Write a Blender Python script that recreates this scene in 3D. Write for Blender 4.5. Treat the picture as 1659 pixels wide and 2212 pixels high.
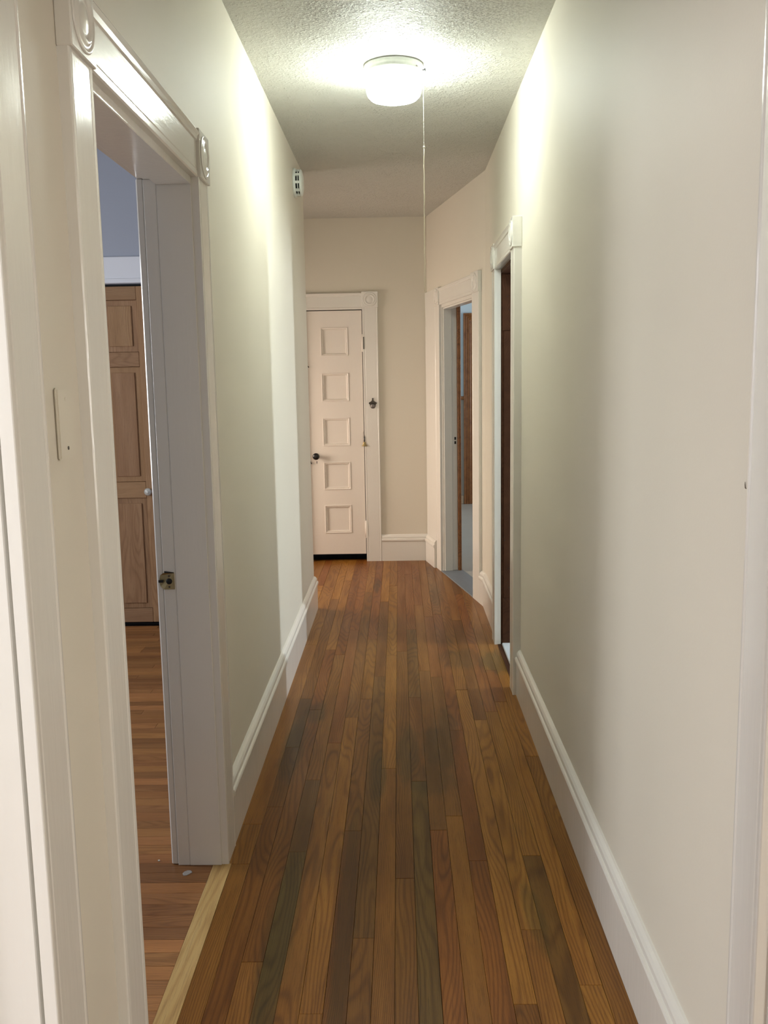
import bpy, bmesh, math, random
from mathutils import Vector, Matrix
S = bpy.context.scene
COL = S.collection
for o in list(bpy.data.objects):
    bpy.data.objects.remove(o, do_unlink=True)

# ------------------------------------------------------------------ camera
CAM_F, CAM_W, CAM_H = 1982.5, 1659.0, 2212.0
cam_d = bpy.data.cameras.new('camera')
cam = bpy.data.objects.new('camera', cam_d)
COL.objects.link(cam)
cR = Vector((0.99967, 0.01564, -0.01735)); cU = Vector((0.0149, 0.1431, 0.98960)); cF = Vector((-0.0179, 0.98960, -0.1428))
cF.normalize(); cR = (cR - cF * cR.dot(cF)).normalized(); cU = cR.cross(cF)
cam.matrix_world = Matrix(((cR.x, cU.x, -cF.x, 0), (cR.y, cU.y, -cF.y, 0), (cR.z, cU.z, -cF.z, 1.5), (0, 0, 0, 1)))
cam_d.sensor_fit = 'VERTICAL'
cam_d.sensor_height = 24.0
cam_d.lens = CAM_F / CAM_H * 24.0
cam_d.clip_start = 0.02
S.camera = cam

# ------------------------------------------------------------------ world, lights, exposure
S.view_settings.view_transform = 'Standard'
S.view_settings.look = 'None'
S.view_settings.gamma = 1.0
S.view_settings.use_curve_mapping = False
S.view_settings.exposure = 1.2
W = bpy.data.worlds.new('World'); S.world = W; W.use_nodes = True
W.node_tree.nodes['Background'].inputs[0].default_value = (0.75, 0.85, 1.0, 1)
W.node_tree.nodes['Background'].inputs[1].default_value = 0.6

LAMP_STRENGTH = 25.0
LAMP_COLOR = (0.91, 1.0, 0.92, 1)


def area(name, loc, target, sx, sy, power, color, spread=180):
    d = bpy.data.lights.new(name, 'AREA'); d.shape = 'RECTANGLE'; d.size = sx; d.size_y = sy
    d.energy = power; d.color = color; d.spread = math.radians(spread)
    o = bpy.data.objects.new(name, d); COL.objects.link(o); o.location = loc
    o.rotation_euler = (Vector(target) - Vector(loc)).to_track_quat('-Z', 'Y').to_euler()
    return o


DAY = (0.86, 0.93, 1.0)
area('window_light_near_room', (-3.42, 0.25, 1.50), (-0.6, 0.25, 1.50), 1.10, 1.35, 12, (1.0, 0.96, 1.0))
area('window_light_near_room_back', (-2.55, -1.12, 1.50), (-2.55, 1.0, 1.50), 0.90, 1.35, 32, (0.96, 0.98, 1.0))  # second light added to brighten the near left jamb head on
area('window_light_right_room', (3.08, -1.12, 1.50), (3.08, 1.0, 1.50), 0.46, 1.35, 30, (1.0, 0.96, 0.90))  # added to brighten the left wall and casings through the right doorway
area('window_light_behind', (0.0, -2.22, 1.55), (0.0, 3.0, 1.45), 0.70, 1.30, 4, (1.0, 0.82, 0.58))  # warm fill added behind the camera to lift the near walls
area('window_light_left_room', (-3.52, 3.30, 1.55), (0, 3.30, 1.55), 0.90, 1.30, 22, (0.94, 0.96, 1.0))
area('window_light_bathroom', (3.72, 4.68, 1.45), (0, 4.68, 1.25), 0.20, 1.15, 40, (0.82, 0.92, 1.0))
area('window_light_kitchen', (3.92, 9.2, 1.55), (0, 9.2, 1.55), 1.2, 1.3, 22, (0.97, 0.98, 1.0))
area('window_light_alcove', (-2.42, 6.75, 1.30), (0, 6.75, 0.55), 0.85, 1.10, 13, (1.0, 0.81, 0.66), 125)  # warm light from the left; the window it stands in is added

# ------------------------------------------------------------------ helpers: materials


def newmat(name):
    m = bpy.data.materials.new(name); m.use_nodes = True
    nt = m.node_tree
    return m, nt, nt.nodes['Principled BSDF']


def N(nt, kind, **kw):
    n = nt.nodes.new(kind)
    for k, v in kw.items():
        setattr(n, k, v)
    return n


def mathn(nt, op, a, b=None, c=None, clamp=False):
    n = nt.nodes.new('ShaderNodeMath'); n.operation = op; n.use_clamp = clamp
    for i, v in enumerate((a, b, c)):
        if v is None:
            continue
        if isinstance(v, (int, float)):
            n.inputs[i].default_value = v
        else:
            nt.links.new(v, n.inputs[i])
    return n.outputs[0]


def mixc(nt, fac, a, b, blend='MIX'):
    n = nt.nodes.new('ShaderNodeMix'); n.data_type = 'RGBA'; n.blend_type = blend
    for sock, v in ((n.inputs[0], fac), (n.inputs[6], a), (n.inputs[7], b)):
        if isinstance(v, (int, float)):
            sock.default_value = v
        elif isinstance(v, tuple):
            sock.default_value = v if len(v) == 4 else (*v, 1)
        else:
            nt.links.new(v, sock)
    return n.outputs[2]


def noise(nt, vec, scale, detail=2.0, rough=0.5, dist=0.0, stretch=None):
    if stretch:
        mp = N(nt, 'ShaderNodeMapping'); mp.inputs['Scale'].default_value = stretch
        nt.links.new(vec, mp.inputs[0]); vec = mp.outputs[0]
    n = N(nt, 'ShaderNodeTexNoise')
    n.inputs['Scale'].default_value = scale; n.inputs['Detail'].default_value = detail
    n.inputs['Roughness'].default_value = rough; n.inputs['Distortion'].default_value = dist
    nt.links.new(vec, n.inputs['Vector'])
    return n.outputs[0]


def bump(nt, bsdf, height, strength, dist=0.01):
    b = N(nt, 'ShaderNodeBump'); b.inputs['Strength'].default_value = strength; b.inputs['Distance'].default_value = dist
    nt.links.new(height, b.inputs['Height']); nt.links.new(b.outputs[0], bsdf.inputs['Normal'])


def ramp(nt, fac, stops):
    r = N(nt, 'ShaderNodeValToRGB')
    el = r.color_ramp.elements
    el[0].position, el[0].color = stops[0][0], (*stops[0][1], 1)
    el[1].position, el[1].color = stops[-1][0], (*stops[-1][1], 1)
    for p, c in stops[1:-1]:
        e = el.new(p); e.color = (*c, 1)
    nt.links.new(fac, r.inputs[0])
    return r.outputs[0]


def paint(name, col, rough, var=0.03, bstr=0.05, bscale=140, spec=0.5, wave=0.0, stretch=None):
    m, nt, b = newmat(name)
    tc = N(nt, 'ShaderNodeTexCoord').outputs['Object']
    f = noise(nt, tc, 2.3, 3)
    c2 = tuple(max(0, c * (1 - var * 2)) for c in col)
    nt.links.new(mixc(nt, f, c2, col), b.inputs['Base Color'])
    b.inputs['Roughness'].default_value = rough
    b.inputs['Specular IOR Level'].default_value = spec
    h = noise(nt, tc, bscale, 3, 0.6, 0, stretch)
    if wave:
        h = mathn(nt, 'ADD', h, mathn(nt, 'MULTIPLY', noise(nt, tc, 5.0, 1), wave))
    bump(nt, b, h, bstr, 0.004)
    return m


def plain(name, col, rough=0.5, metal=0.0, spec=0.5):
    m, nt, b = newmat(name)
    tc = N(nt, 'ShaderNodeTexCoord').outputs['Object']
    f = noise(nt, tc, 60, 2)
    nt.links.new(mixc(nt, f, tuple(c * 0.82 for c in col), col), b.inputs['Base Color'])
    b.inputs['Roughness'].default_value = rough
    b.inputs['Metallic'].default_value = metal
    b.inputs['Specular IOR Level'].default_value = spec
    return m


def oak(name, dark, mid, light, rough=0.30, stains=None, use_tint=True, ring=1.0, coat=0.0, spec=0.5):
    """wood with the grain along the object's local Y"""
    m, nt, b = newmat(name)
    tc = N(nt, 'ShaderNodeTexCoord').outputs['Object']
    oi = N(nt, 'ShaderNodeObjectInfo')
    off = N(nt, 'ShaderNodeCombineXYZ')
    nt.links.new(mathn(nt, 'MULTIPLY', oi.outputs['Random'], 3.7), off.inputs[0])
    nt.links.new(mathn(nt, 'MULTIPLY', oi.outputs['Random'], 91.0), off.inputs[1])
    nt.links.new(mathn(nt, 'MULTIPLY', oi.outputs['Random'], 13.0), off.inputs[2])
    add = N(nt, 'ShaderNodeVectorMath', operation='ADD')
    nt.links.new(tc, add.inputs[0]); nt.links.new(off.outputs[0], add.inputs[1])
    p = add.outputs[0]
    # cathedral rings: contour lines of a slow field stretched along the board
    field = noise(nt, p, 1.0, 1.0, 0.4, 0.0, (9.0, 1.15, 9.0))
    sepw = N(nt, 'ShaderNodeSeparateXYZ'); nt.links.new(tc, sepw.inputs[0])
    # some boards are straight grained (fine parallel lines), others plain sawn (arched contours)
    straight = mathn(nt, 'FRACT', mathn(nt, 'MULTIPLY', oi.outputs['Random'], 7.31))
    freq = mathn(nt, 'MULTIPLY', mathn(nt, 'POWER', straight, 1.5), 1500.0)
    phase = mathn(nt, 'ADD', mathn(nt, 'MULTIPLY', sepw.outputs[0], freq), mathn(nt, 'MULTIPLY', field, 125.0 * ring))
    rings = mathn(nt, 'SINE', phase)
    rings = mathn(nt, 'MULTIPLY_ADD', rings, 0.5, 0.5)
    rings = mathn(nt, 'POWER', rings, 2.6)
    pores = noise(nt, p, 1.0, 3.0, 0.7, 0.0, (520.0, 9.0, 520.0))
    slow = noise(nt, p, 1.0, 2.0, 0.5, 0.0, (22.0, 1.8, 22.0))
    g = mathn(nt, 'ADD', mathn(nt, 'MULTIPLY', rings, 0.29), mathn(nt, 'MULTIPLY', slow, 0.70))
    col = ramp(nt, g, [(0.12, light), (0.45, mid), (0.85, dark)])
    pf = mathn(nt, 'MULTIPLY', mathn(nt, 'GREATER_THAN', pores, 0.56), 0.34)
    col = mixc(nt, pf, col, tuple(c * 0.55 for c in dark))
    if use_tint:
        col = mixc(nt, 1.0, col, oi.outputs['Color'], 'MULTIPLY')
    if stains:
        geo = N(nt, 'ShaderNodeNewGeometry').outputs['Position']
        wob = noise(nt, geo, 1.0, 4.0, 0.6, 0.0, (26.0, 5.0, 1.0))
        tot = None
        for (x, y, rx, ry, amt) in stains:
            mp = N(nt, 'ShaderNodeMapping', vector_type='POINT')
            mp.inputs['Location'].default_value = (-x / rx, -y / ry, 0)
            mp.inputs['Scale'].default_value = (1 / rx, 1 / ry, 0)
            nt.links.new(geo, mp.inputs[0])
            ln = N(nt, 'ShaderNodeVectorMath', operation='LENGTH'); nt.links.new(mp.outputs[0], ln.inputs[0])
            v = mathn(nt, 'ADD', ln.outputs['Value'], mathn(nt, 'MULTIPLY_ADD', wob, 1.1, -0.55))
            mr = N(nt, 'ShaderNodeMapRange', interpolation_type='SMOOTHSTEP')
            mr.inputs[1].default_value = 1.15; mr.inputs[2].default_value = 0.55
            mr.inputs[3].default_value = 0.0; mr.inputs[4].default_value = amt
            nt.links.new(v, mr.inputs[0])
            tot = mr.outputs[0] if tot is None else mathn(nt, 'MAXIMUM', tot, mr.outputs[0])
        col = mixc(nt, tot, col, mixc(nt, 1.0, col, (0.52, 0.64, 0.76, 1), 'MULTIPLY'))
    nt.links.new(col, b.inputs['Base Color'])
    rr = mathn(nt, 'MULTIPLY_ADD', slow, 0.18, rough - 0.06)
    nt.links.new(rr, b.inputs['Roughness'])
    b.inputs['Specular IOR Level'].default_value = spec
    b.inputs['Coat Weight'].default_value = coat
    b.inputs['Coat Roughness'].default_value = 0.2
    h = mathn(nt, 'ADD', mathn(nt, 'MULTIPLY', pores, -0.5), mathn(nt, 'MULTIPLY', rings, -0.25))
    bump(nt, b, h, 0.12, 0.002)
    return m


M_WALL = paint('wall_cream_paint', (0.715, 0.665, 0.565), 0.60, 0.02, 0.06, 120, 0.25, 3.0)
M_TRIM = paint('trim_gloss_white', (0.76, 0.735, 0.68), 0.17, 0.015, 0.13, 55, 0.5, 2.0, (1, 1, 0.12))
M_TRIMH = paint('trim_gloss_white_head', (0.76, 0.735, 0.68), 0.17, 0.015, 0.13, 55, 0.5, 2.0, (1, 0.12, 1))
M_DOORW = paint('door_white_paint', (0.78, 0.72, 0.65), 0.28, 0.015, 0.10, 70, 0.5, 2.0, (1, 1, 0.2))
M_BLUE = paint('blue_grey_wall_paint', (0.40, 0.43, 0.50), 0.55, 0.01)
M_WHITE = paint('room_white_paint', (0.72, 0.72, 0.70), 0.5, 0.01)
M_KITBLUE = paint('kitchen_pale_blue_paint', (0.60, 0.70, 0.74), 0.5, 0.01)
M_KITLOW = paint('kitchen_beige_wainscot', (0.42, 0.38, 0.32), 0.5, 0.02)
M_VINYL = paint('kitchen_grey_vinyl', (0.52, 0.49, 0.43), 0.4, 0.12, 0.05, 30)
M_GREYSILL = plain('grey_painted_sill', (0.20, 0.22, 0.24), 0.5)
M_MARBLE = paint('white_marble', (0.72, 0.76, 0.80), 0.25, 0.18, 0.02, 20)
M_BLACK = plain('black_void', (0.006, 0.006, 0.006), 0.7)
M_BLACKG = plain('black_glazed_china', (0.012, 0.011, 0.012), 0.18)
M_BRASS = plain('worn_brass', (0.40, 0.31, 0.15), 0.42, 0.85)
M_BRONZE = plain('dark_bronze', (0.11, 0.095, 0.08), 0.45, 0.6)
M_SCREW = plain('dark_steel_screw', (0.05, 0.05, 0.05), 0.4, 0.5)
M_PLASTIC = plain('white_plastic', (0.80, 0.82, 0.76), 0.35)
M_PLASTICG = plain('shadowed_vent_black', (0.01, 0.01, 0.01), 0.6)
M_CORD = plain('cream_cotton_cord', (0.74, 0.66, 0.52), 0.8)
M_CHAIN = plain('white_bead_chain', (0.8, 0.78, 0.72), 0.3, 0.3)
M_WIRE = plain('dark_wire', (0.10, 0.07, 0.05), 0.5, 0.5)
M_PAN = plain('white_enamel_pan', (0.58, 0.60, 0.57), 0.3)

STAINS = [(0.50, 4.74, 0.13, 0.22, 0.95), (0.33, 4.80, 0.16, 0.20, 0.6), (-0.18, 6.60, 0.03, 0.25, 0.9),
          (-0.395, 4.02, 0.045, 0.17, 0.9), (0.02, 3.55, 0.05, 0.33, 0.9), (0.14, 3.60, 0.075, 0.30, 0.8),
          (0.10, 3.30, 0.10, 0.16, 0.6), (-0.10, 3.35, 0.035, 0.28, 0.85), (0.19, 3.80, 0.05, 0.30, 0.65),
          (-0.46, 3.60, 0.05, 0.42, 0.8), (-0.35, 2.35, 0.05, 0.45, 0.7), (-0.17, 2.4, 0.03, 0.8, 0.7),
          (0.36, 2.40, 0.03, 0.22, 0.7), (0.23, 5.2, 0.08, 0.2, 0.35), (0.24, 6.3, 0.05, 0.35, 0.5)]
M_OAK = oak('oak_strip_floor', (0.120, 0.043, 0.008), (0.225, 0.091, 0.015), (0.320, 0.145, 0.027), 0.34, STAINS, True, 0.85, 0.0, 0.24)
M_OAKR = oak('oak_strip_floor_room', (0.23, 0.098, 0.030), (0.35, 0.155, 0.050), (0.43, 0.21, 0.075), 0.42)
M_SUB = oak('dark_subfloor', (0.02, 0.010, 0.005), (0.03, 0.015, 0.007), (0.04, 0.02, 0.01), 0.7, None, False)
M_PINE = oak('raw_yellow_pine', (0.38, 0.22, 0.075), (0.52, 0.33, 0.12), (0.60, 0.42, 0.18), 0.5, None, False, 0.5)
M_CLOSET = oak('unfinished_oak_closet', (0.27, 0.145, 0.068), (0.36, 0.205, 0.10), (0.43, 0.26, 0.135), 0.65, None, True, 0.8)
M_DARKW = oak('dark_stained_jamb', (0.040, 0.015, 0.007), (0.065, 0.025, 0.011), (0.085, 0.035, 0.016), 0.6, None, True, 0.6, 0.0, 0.15)
M_KITW = oak('kitchen_stained_oak', (0.11, 0.038, 0.010), (0.26, 0.098, 0.026), (0.36, 0.15, 0.045), 0.4, None, True, 0.9)


def lamp_glass():
    m, nt, b = newmat('lit_white_glass_shade')
    tc = N(nt, 'ShaderNodeTexCoord').outputs['Object']
    sep = N(nt, 'ShaderNodeSeparateXYZ'); nt.links.new(tc, sep.inputs[0])
    # the two bulbs lie across the hall, so the drum's left and right sides glow most
    ax = mathn(nt, 'ABSOLUTE', sep.outputs[0])
    mr = N(nt, 'ShaderNodeMapRange', interpolation_type='SMOOTHSTEP')
    mr.inputs[1].default_value = 0.05; mr.inputs[2].default_value = 0.115
    mr.inputs[3].default_value = 1.05; mr.inputs[4].default_value = 1.75
    nt.links.new(ax, mr.inputs[0])
    b.inputs['Base Color'].default_value = (0.8, 0.8, 0.78, 1)
    b.inputs['Roughness'].default_value = 0.2
    b.inputs['Emission Color'].default_value = LAMP_COLOR
    nt.links.new(mathn(nt, 'MULTIPLY', mr.outputs[0], LAMP_STRENGTH), b.inputs['Emission Strength'])
    return m


M_GLOW = lamp_glass()


def ceiling_mat():
    m, nt, b = newmat('stippled_ceiling')
    tc = N(nt, 'ShaderNodeTexCoord').outputs['Object']
    n1 = noise(nt, tc, 95, 3, 0.6, 0.2)
    n2 = noise(nt, tc, 42, 3, 0.6, 0.3)
    n3 = noise(nt, tc, 3.0, 3)
    h = mathn(nt, 'ADD', mathn(nt, 'MULTIPLY', n1, 0.8), mathn(nt, 'MULTIPLY', n2, 0.8))
    st = mathn(nt, 'SMOOTH_MAX', h, 0.78, 0.18)
    patch = mathn(nt, 'MULTIPLY_ADD', n3, 1.4, 0.25)
    bump(nt, b, mathn(nt, 'MULTIPLY', st, patch), 0.9, 0.018)
    sep = N(nt, 'ShaderNodeSeparateXYZ'); nt.links.new(tc, sep.inputs[0])
    # old soot staining in the stipple beside the lamp
    d = mathn(nt, 'ADD', mathn(nt, 'POWER', mathn(nt, 'MULTIPLY', mathn(nt, 'ADD', sep.outputs[0], -0.05), 1.9), 2.0),
              mathn(nt, 'POWER', mathn(nt, 'MULTIPLY', mathn(nt, 'ADD', sep.outputs[1], -3.50), 2.4), 2.0))
    pits = noise(nt, tc, 120, 3, 0.7, 0.4)
    pm = N(nt, 'ShaderNodeMapRange', interpolation_type='SMOOTHSTEP'); nt.links.new(pits, pm.inputs[0])
    pm.inputs[1].default_value = 0.44; pm.inputs[2].default_value = 0.58
    soot = mathn(nt, 'MULTIPLY', mathn(nt, 'SUBTRACT', 1.0, d, clamp=True),
                 mathn(nt, 'MULTIPLY', pm.outputs[0], mathn(nt, 'MULTIPLY_ADD', n3, 2.0, -0.1, clamp=True)))
    nt.links.new(mixc(nt, mathn(nt, 'MULTIPLY', soot, 0.95), (0.60, 0.595, 0.545, 1), (0.20, 0.19, 0.16, 1)), b.inputs['Base Color'])
    b.inputs['Roughness'].default_value = 0.6
    return m


M_CEIL = ceiling_mat()

# ------------------------------------------------------------------ helpers: geometry


class Mesh:
    """collects vertices and faces in world coordinates"""
    def __init__(self):
        self.v = []; self.f = []; self.smooth = []

    def add(self, vs, fs, smooth=False):
        n = len(self.v); self.v += [tuple(p) for p in vs]
        self.f += [tuple(i + n for i in f) for f in fs]
        self.smooth += [smooth] * len(fs)
        return self

    def box(self, x0, x1, y0, y1, z0, z1, fr=None):
        c = [(x0, y0, z0), (x1, y0, z0), (x1, y1, z0), (x0, y1, z0), (x0, y0, z1), (x1, y0, z1), (x1, y1, z1), (x0, y1, z1)]
        if fr:
            c = [fr(*p) for p in c]
        return self.add(c, [(0, 3, 2, 1), (4, 5, 6, 7), (0, 1, 5, 4), (1, 2, 6, 5), (2, 3, 7, 6), (3, 0, 4, 7)])

    def prism(self, prof, e0, e1, place, smooth=False):
        """prof: list of (u,v); place(u,v,e)->xyz ; extruded from e0 to e1 (numbers or functions of (u,v))"""
        n = len(prof)
        g = lambda e, u, v: e(u, v) if callable(e) else e
        vs = [place(u, v, g(e0, u, v)) for u, v in prof] + [place(u, v, g(e1, u, v)) for u, v in prof]
        fs = [(i, (i + 1) % n, n + (i + 1) % n, n + i) for i in range(n)]
        self.add(vs, fs, smooth)
        return self.add(vs, [tuple(range(n)), tuple(range(2 * n - 1, n - 1, -1))])

    def lathe(self, prof, place, seg=32, cap=True, smooth=True):
        """prof: list of (r,h); place(a,b,h)->xyz"""
        vs = []; fs = []
        for r, h in prof:
            for k in range(seg):
                t = 2 * math.pi * k / seg
                vs.append(place(r * math.cos(t), r * math.sin(t), h))
        for i in range(len(prof) - 1):
            for k in range(seg):
                a = i * seg + k; b_ = i * seg + (k + 1) % seg
                fs.append((a, b_, b_ + seg, a + seg))
        self.add(vs, fs, smooth)
        if cap:
            n = len(prof) - 1
            self.add(vs[:seg], [tuple(range(seg))]); self.add(vs[n * seg:], [tuple(range(seg))])
        return self

    def tube(self, pts, r, seg=8):
        pts = [Vector(p) for p in pts]
        vs = []; fs = []
        for i, p in enumerate(pts):
            t = (pts[min(i + 1, len(pts) - 1)] - pts[max(i - 1, 0)]).normalized()
            a = t.orthogonal().normalized()
            ref = Vector((0, 0, 1)) if abs(t.z) < 0.9 else Vector((1, 0, 0))
            a = t.cross(ref).normalized(); b_ = t.cross(a)
            rr = r[i] if isinstance(r, (list, tuple)) else r
            for k in range(seg):
                w = 2 * math.pi * k / seg
                vs.append(tuple(p + a * rr * math.cos(w) + b_ * rr * math.sin(w)))
        for i in range(len(pts) - 1):
            for k in range(seg):
                fs.append((i * seg + k, i * seg + (k + 1) % seg, (i + 1) * seg + (k + 1) % seg, (i + 1) * seg + k))
        self.add(vs, fs, True)
        n = len(pts) - 1
        return self.add(vs[:seg], [tuple(range(seg))]).add(vs[n * seg:], [tuple(range(seg))])

    def ball(self, c, r, seg=8, rings=5, sq=(1, 1, 1)):
        prof = [(r * math.sin(math.pi * i / rings), -r * math.cos(math.pi * i / rings)) for i in range(rings + 1)]
        prof[0] = (r * 0.05, -r); prof[-1] = (r * 0.05, r)
        return self.lathe(prof, lambda a, b_, h: (c[0] + a * sq[0], c[1] + b_ * sq[1], c[2] + h * sq[2]), seg)

    def build(self, name, mat, parent=None, origin=None, bevel=0.0, kind=None, label=None, seg=1):
        o = Vector(origin) if origin else (Vector(WORLD[parent.name]) if parent else Vector((0, 0, 0)))
        me = bpy.data.meshes.new(name)
        bm = bmesh.new()
        vs = [bm.verts.new(Vector(p) - o) for p in self.v]
        for f, s in zip(self.f, self.smooth):
            try:
                fc = bm.faces.new([vs[i] for i in f]); fc.smooth = s
            except ValueError:
                pass
        bmesh.ops.remove_doubles(bm, verts=bm.verts, dist=1e-5)
        bmesh.ops.recalc_face_normals(bm, faces=bm.faces)
        if bevel:
            es = [e for e in bm.edges if len(e.link_faces) == 2 and e.calc_face_angle(0) > 0.6]
            bmesh.ops.bevel(bm, geom=es, offset=bevel, segments=seg, affect='EDGES', clamp_overlap=True)
        bm.to_mesh(me); bm.free()
        me.materials.append(mat)
        ob = bpy.data.objects.new(name, me); COL.objects.link(ob)
        po = Vector(WORLD[parent.name]) if parent else Vector((0, 0, 0))
        ob.location = o - po
        if parent:
            ob.parent = parent
        WORLD[ob.name] = tuple(o)
        if kind:
            ob['kind'] = kind
        if label:
            ob['label'] = label
        return ob


WORLD = {}


def empty(name, loc, kind=None, label=None, cat=None):
    o = bpy.data.objects.new(name, None); COL.objects.link(o); o.location = loc
    o.empty_display_size = 0.05
    WORLD[o.name] = tuple(loc)
    if kind:
        o['kind'] = kind
    if label:
        o['label'] = label
    if cat:
        o['category'] = cat
    return o


def tag(o, label, cat, group=None):
    o['label'] = label; o['category'] = cat
    if group:
        o['group'] = group
    return o


# ------------------------------------------------------------------ dimensions
XL, XR = -0.577, 0.558            # hall wall faces
TH = 0.135                        # wall thickness
H = 2.776                         # hall ceiling
YE = 7.55                         # end wall face
YC = 5.925                        # where the left wall stops
D1 = (0.42, 1.32); D2 = (1.783, 2.69); D3 = (4.335, 5.06); DR = (0.40, 1.31)
ZD = 2.075                        # door opening height
P0 = Vector((0.558, 5.95)); P1 = Vector((0.239, 7.55))
ST = (P1 - P0).normalized(); SN = Vector((-ST.y, ST.x)); SL = (P1 - P0).length   # SN points into the hall
D4 = (0.25, 1.16)

fr_left = lambda a, o, z: (XL + o, a, z)          # along, out of the wall, up
fr_right = lambda a, o, z: (XR - o, a, z)
fr_end = lambda a, o, z: (a, YE - o, z)
fr_slant = lambda a, o, z: (P0.x + ST.x * a + SN.x * o, P0.y + ST.y * a + SN.y * o, z)
fr_closet = lambda a, o, z: (a, 5.57 - o, z)

# ------------------------------------------------------------------ structure: walls
BK = -2.3
m = Mesh()
m.box(BK, D1[0] - 0.02, -TH, 0, 0, H, fr_left).box(D1[0] - 0.02, D1[1] + 0.02, -TH, 0, ZD + 0.02, H, fr_left).box(D1[1] + 0.02, D2[0], -TH, 0, 0, H, fr_left)
m.box(D2[0], D2[1], -TH, 0, ZD, H, fr_left).box(D2[1], YC, -TH, 0, 0, H, fr_left)
m.build('wall_left', M_WALL, kind='structure')
m = Mesh()
m.box(BK, DR[0], -TH, 0, 0, H, fr_right).box(DR[0], DR[1], -TH, 0, ZD, H, fr_right).box(DR[1], D3[0] - 0.03, -TH, 0, 0, H, fr_right)
m.box(D3[0] - 0.03, D3[1] + 0.03, -TH, 0, ZD, H, fr_right).box(D3[1] + 0.03, P0.y, -TH, 0, 0, H, fr_right)
m.build('wall_right', M_WALL, kind='structure')
m = Mesh()
m.box(0, D4[0], -TH, 0, 0, H, fr_slant).box(D4[0], D4[1], -TH, 0, 2.05, H, fr_slant).box(D4[1], SL, -TH, 0, 0, H, fr_slant)
m.build('wall_slanted', M_WALL, kind='structure')
DE = (-0.765, -0.285)             # end door opening
m = Mesh()
m.box(-2.56, DE[0], -0.12, 0, 0, H, fr_end).box(DE[0], DE[1], -0.12, 0, 2.065, H, fr_end).box(DE[1], P1.x + 0.14, -0.12, 0, 0, H, fr_end)
m.build('wall_end', M_WALL, kind='structure')
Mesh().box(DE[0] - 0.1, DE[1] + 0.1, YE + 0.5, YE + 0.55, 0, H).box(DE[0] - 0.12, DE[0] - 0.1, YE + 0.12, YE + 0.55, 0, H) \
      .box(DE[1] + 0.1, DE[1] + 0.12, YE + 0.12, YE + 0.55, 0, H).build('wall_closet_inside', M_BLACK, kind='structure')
Mesh().box(XL - TH, -0.4, BK - 0.1, BK, 0, H).box(0.4, XR + TH, BK - 0.1, BK, 0, H).box(-0.4, 0.4, BK - 0.1, BK, 0, 0.85).box(-0.4, 0.4, BK - 0.1, BK, 2.25, H).build('wall_behind', M_WALL, kind='structure')
# alcove to the left of the end door, with a low window added for the warm light
m = Mesh()
m.box(-2.56, XL - TH, YC - 0.06, YC, 0, H)
m.box(-2.56, -2.46, YC, 6.25, 0, H).box(-2.56, -2.46, 7.25, YE, 0, H).box(-2.56, -2.46, 6.25, 7.25, 0, 0.7).box(-2.56, -2.46, 6.25, 7.25, 1.9, H)
m.build('wall_alcove', M_WALL, kind='structure')
# left room (seen through the doorway) : blue grey walls
HX = -3.6
m = Mesh()
m.box(HX, -2.14, 5.57, 5.67, 0, 2.95).box(-0.90, XL - TH, 5.57, 5.67, 0, 2.95).box(-2.14, -0.90, 5.57, 5.67, 2.09, 2.95)
m.box(HX, XL - TH, 1.46, 1.56, 0, 2.95)
m.box(HX - 0.1, HX, 1.46, 2.8, 0, 2.95).box(HX - 0.1, HX, 3.8, 5.67, 0, 2.95).box(HX - 0.1, HX, 2.8, 3.8, 0, 0.85).box(HX - 0.1, HX, 2.8, 3.8, 2.25, 2.95)
m.build('wall_left_room', M_BLUE, kind='structure')
Mesh().box(XL - TH - 0.004, XL - TH, 1.56, D2[0] - 0.02, 0, 2.95).box(XL - TH - 0.004, XL - TH, D2[1] + 0.02, 5.57, 0, 2.95).box(XL - TH - 0.004, XL - TH, D2[0] - 0.02, D2[1] + 0.02, ZD + 0.02, 2.95) \
    .build('wall_left_room_side', M_BLUE, kind='structure')
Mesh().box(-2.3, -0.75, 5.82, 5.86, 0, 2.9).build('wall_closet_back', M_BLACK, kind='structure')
# near left room : bright daylight
m = Mesh()
m.box(HX, -3.05, -1.3, -1.2, 0, H).box(-2.05, XL - TH, -1.3, -1.2, 0, H).box(-3.05, -2.05, -1.3, -1.2, 0, 0.75).box(-3.05, -2.05, -1.3, -1.2, 2.25, H)
m.box(HX - 0.1, HX, -1.3, -0.4, 0, H).box(HX - 0.1, HX, 0.9, 1.46, 0, H).box(HX - 0.1, HX, -0.4, 0.9, 0, 0.75).box(HX - 0.1, HX, -0.4, 0.9, 2.25, H)
m.build('wall_near_room', M_WHITE, kind='structure')
# near right room, lit by an added window
m = Mesh()
m.box(XR + TH, 2.80, -1.3, -1.2, 0, H).box(3.36, 3.4, -1.3, -1.2, 0, H).box(2.80, 3.36, -1.3, -1.2, 0, 0.75).box(2.80, 3.36, -1.3, -1.2, 2.25, H)
m.box(3.4, 3.5, -1.3, 2.1, 0, H).box(XR + TH, 3.4, 2.0, 2.1, 0, H)
m.build('wall_right_room', M_WALL, kind='structure')
# bathroom on the right
m = Mesh()
m.box(XR + TH, 3.9, 3.5, 3.6, 0, H).box(XR + TH, 3.9, 5.66, 5.76, 0, H)
m.box(3.8, 3.9, 3.6, 4.44, 0, H).box(3.8, 3.9, 4.88, 5.66, 0, H).box(3.8, 3.9, 4.44, 4.88, 0, 0.8).box(3.8, 3.9, 4.44, 4.88, 2.1, H)
m.build('wall_bathroom', M_WHITE, kind='structure')
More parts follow.
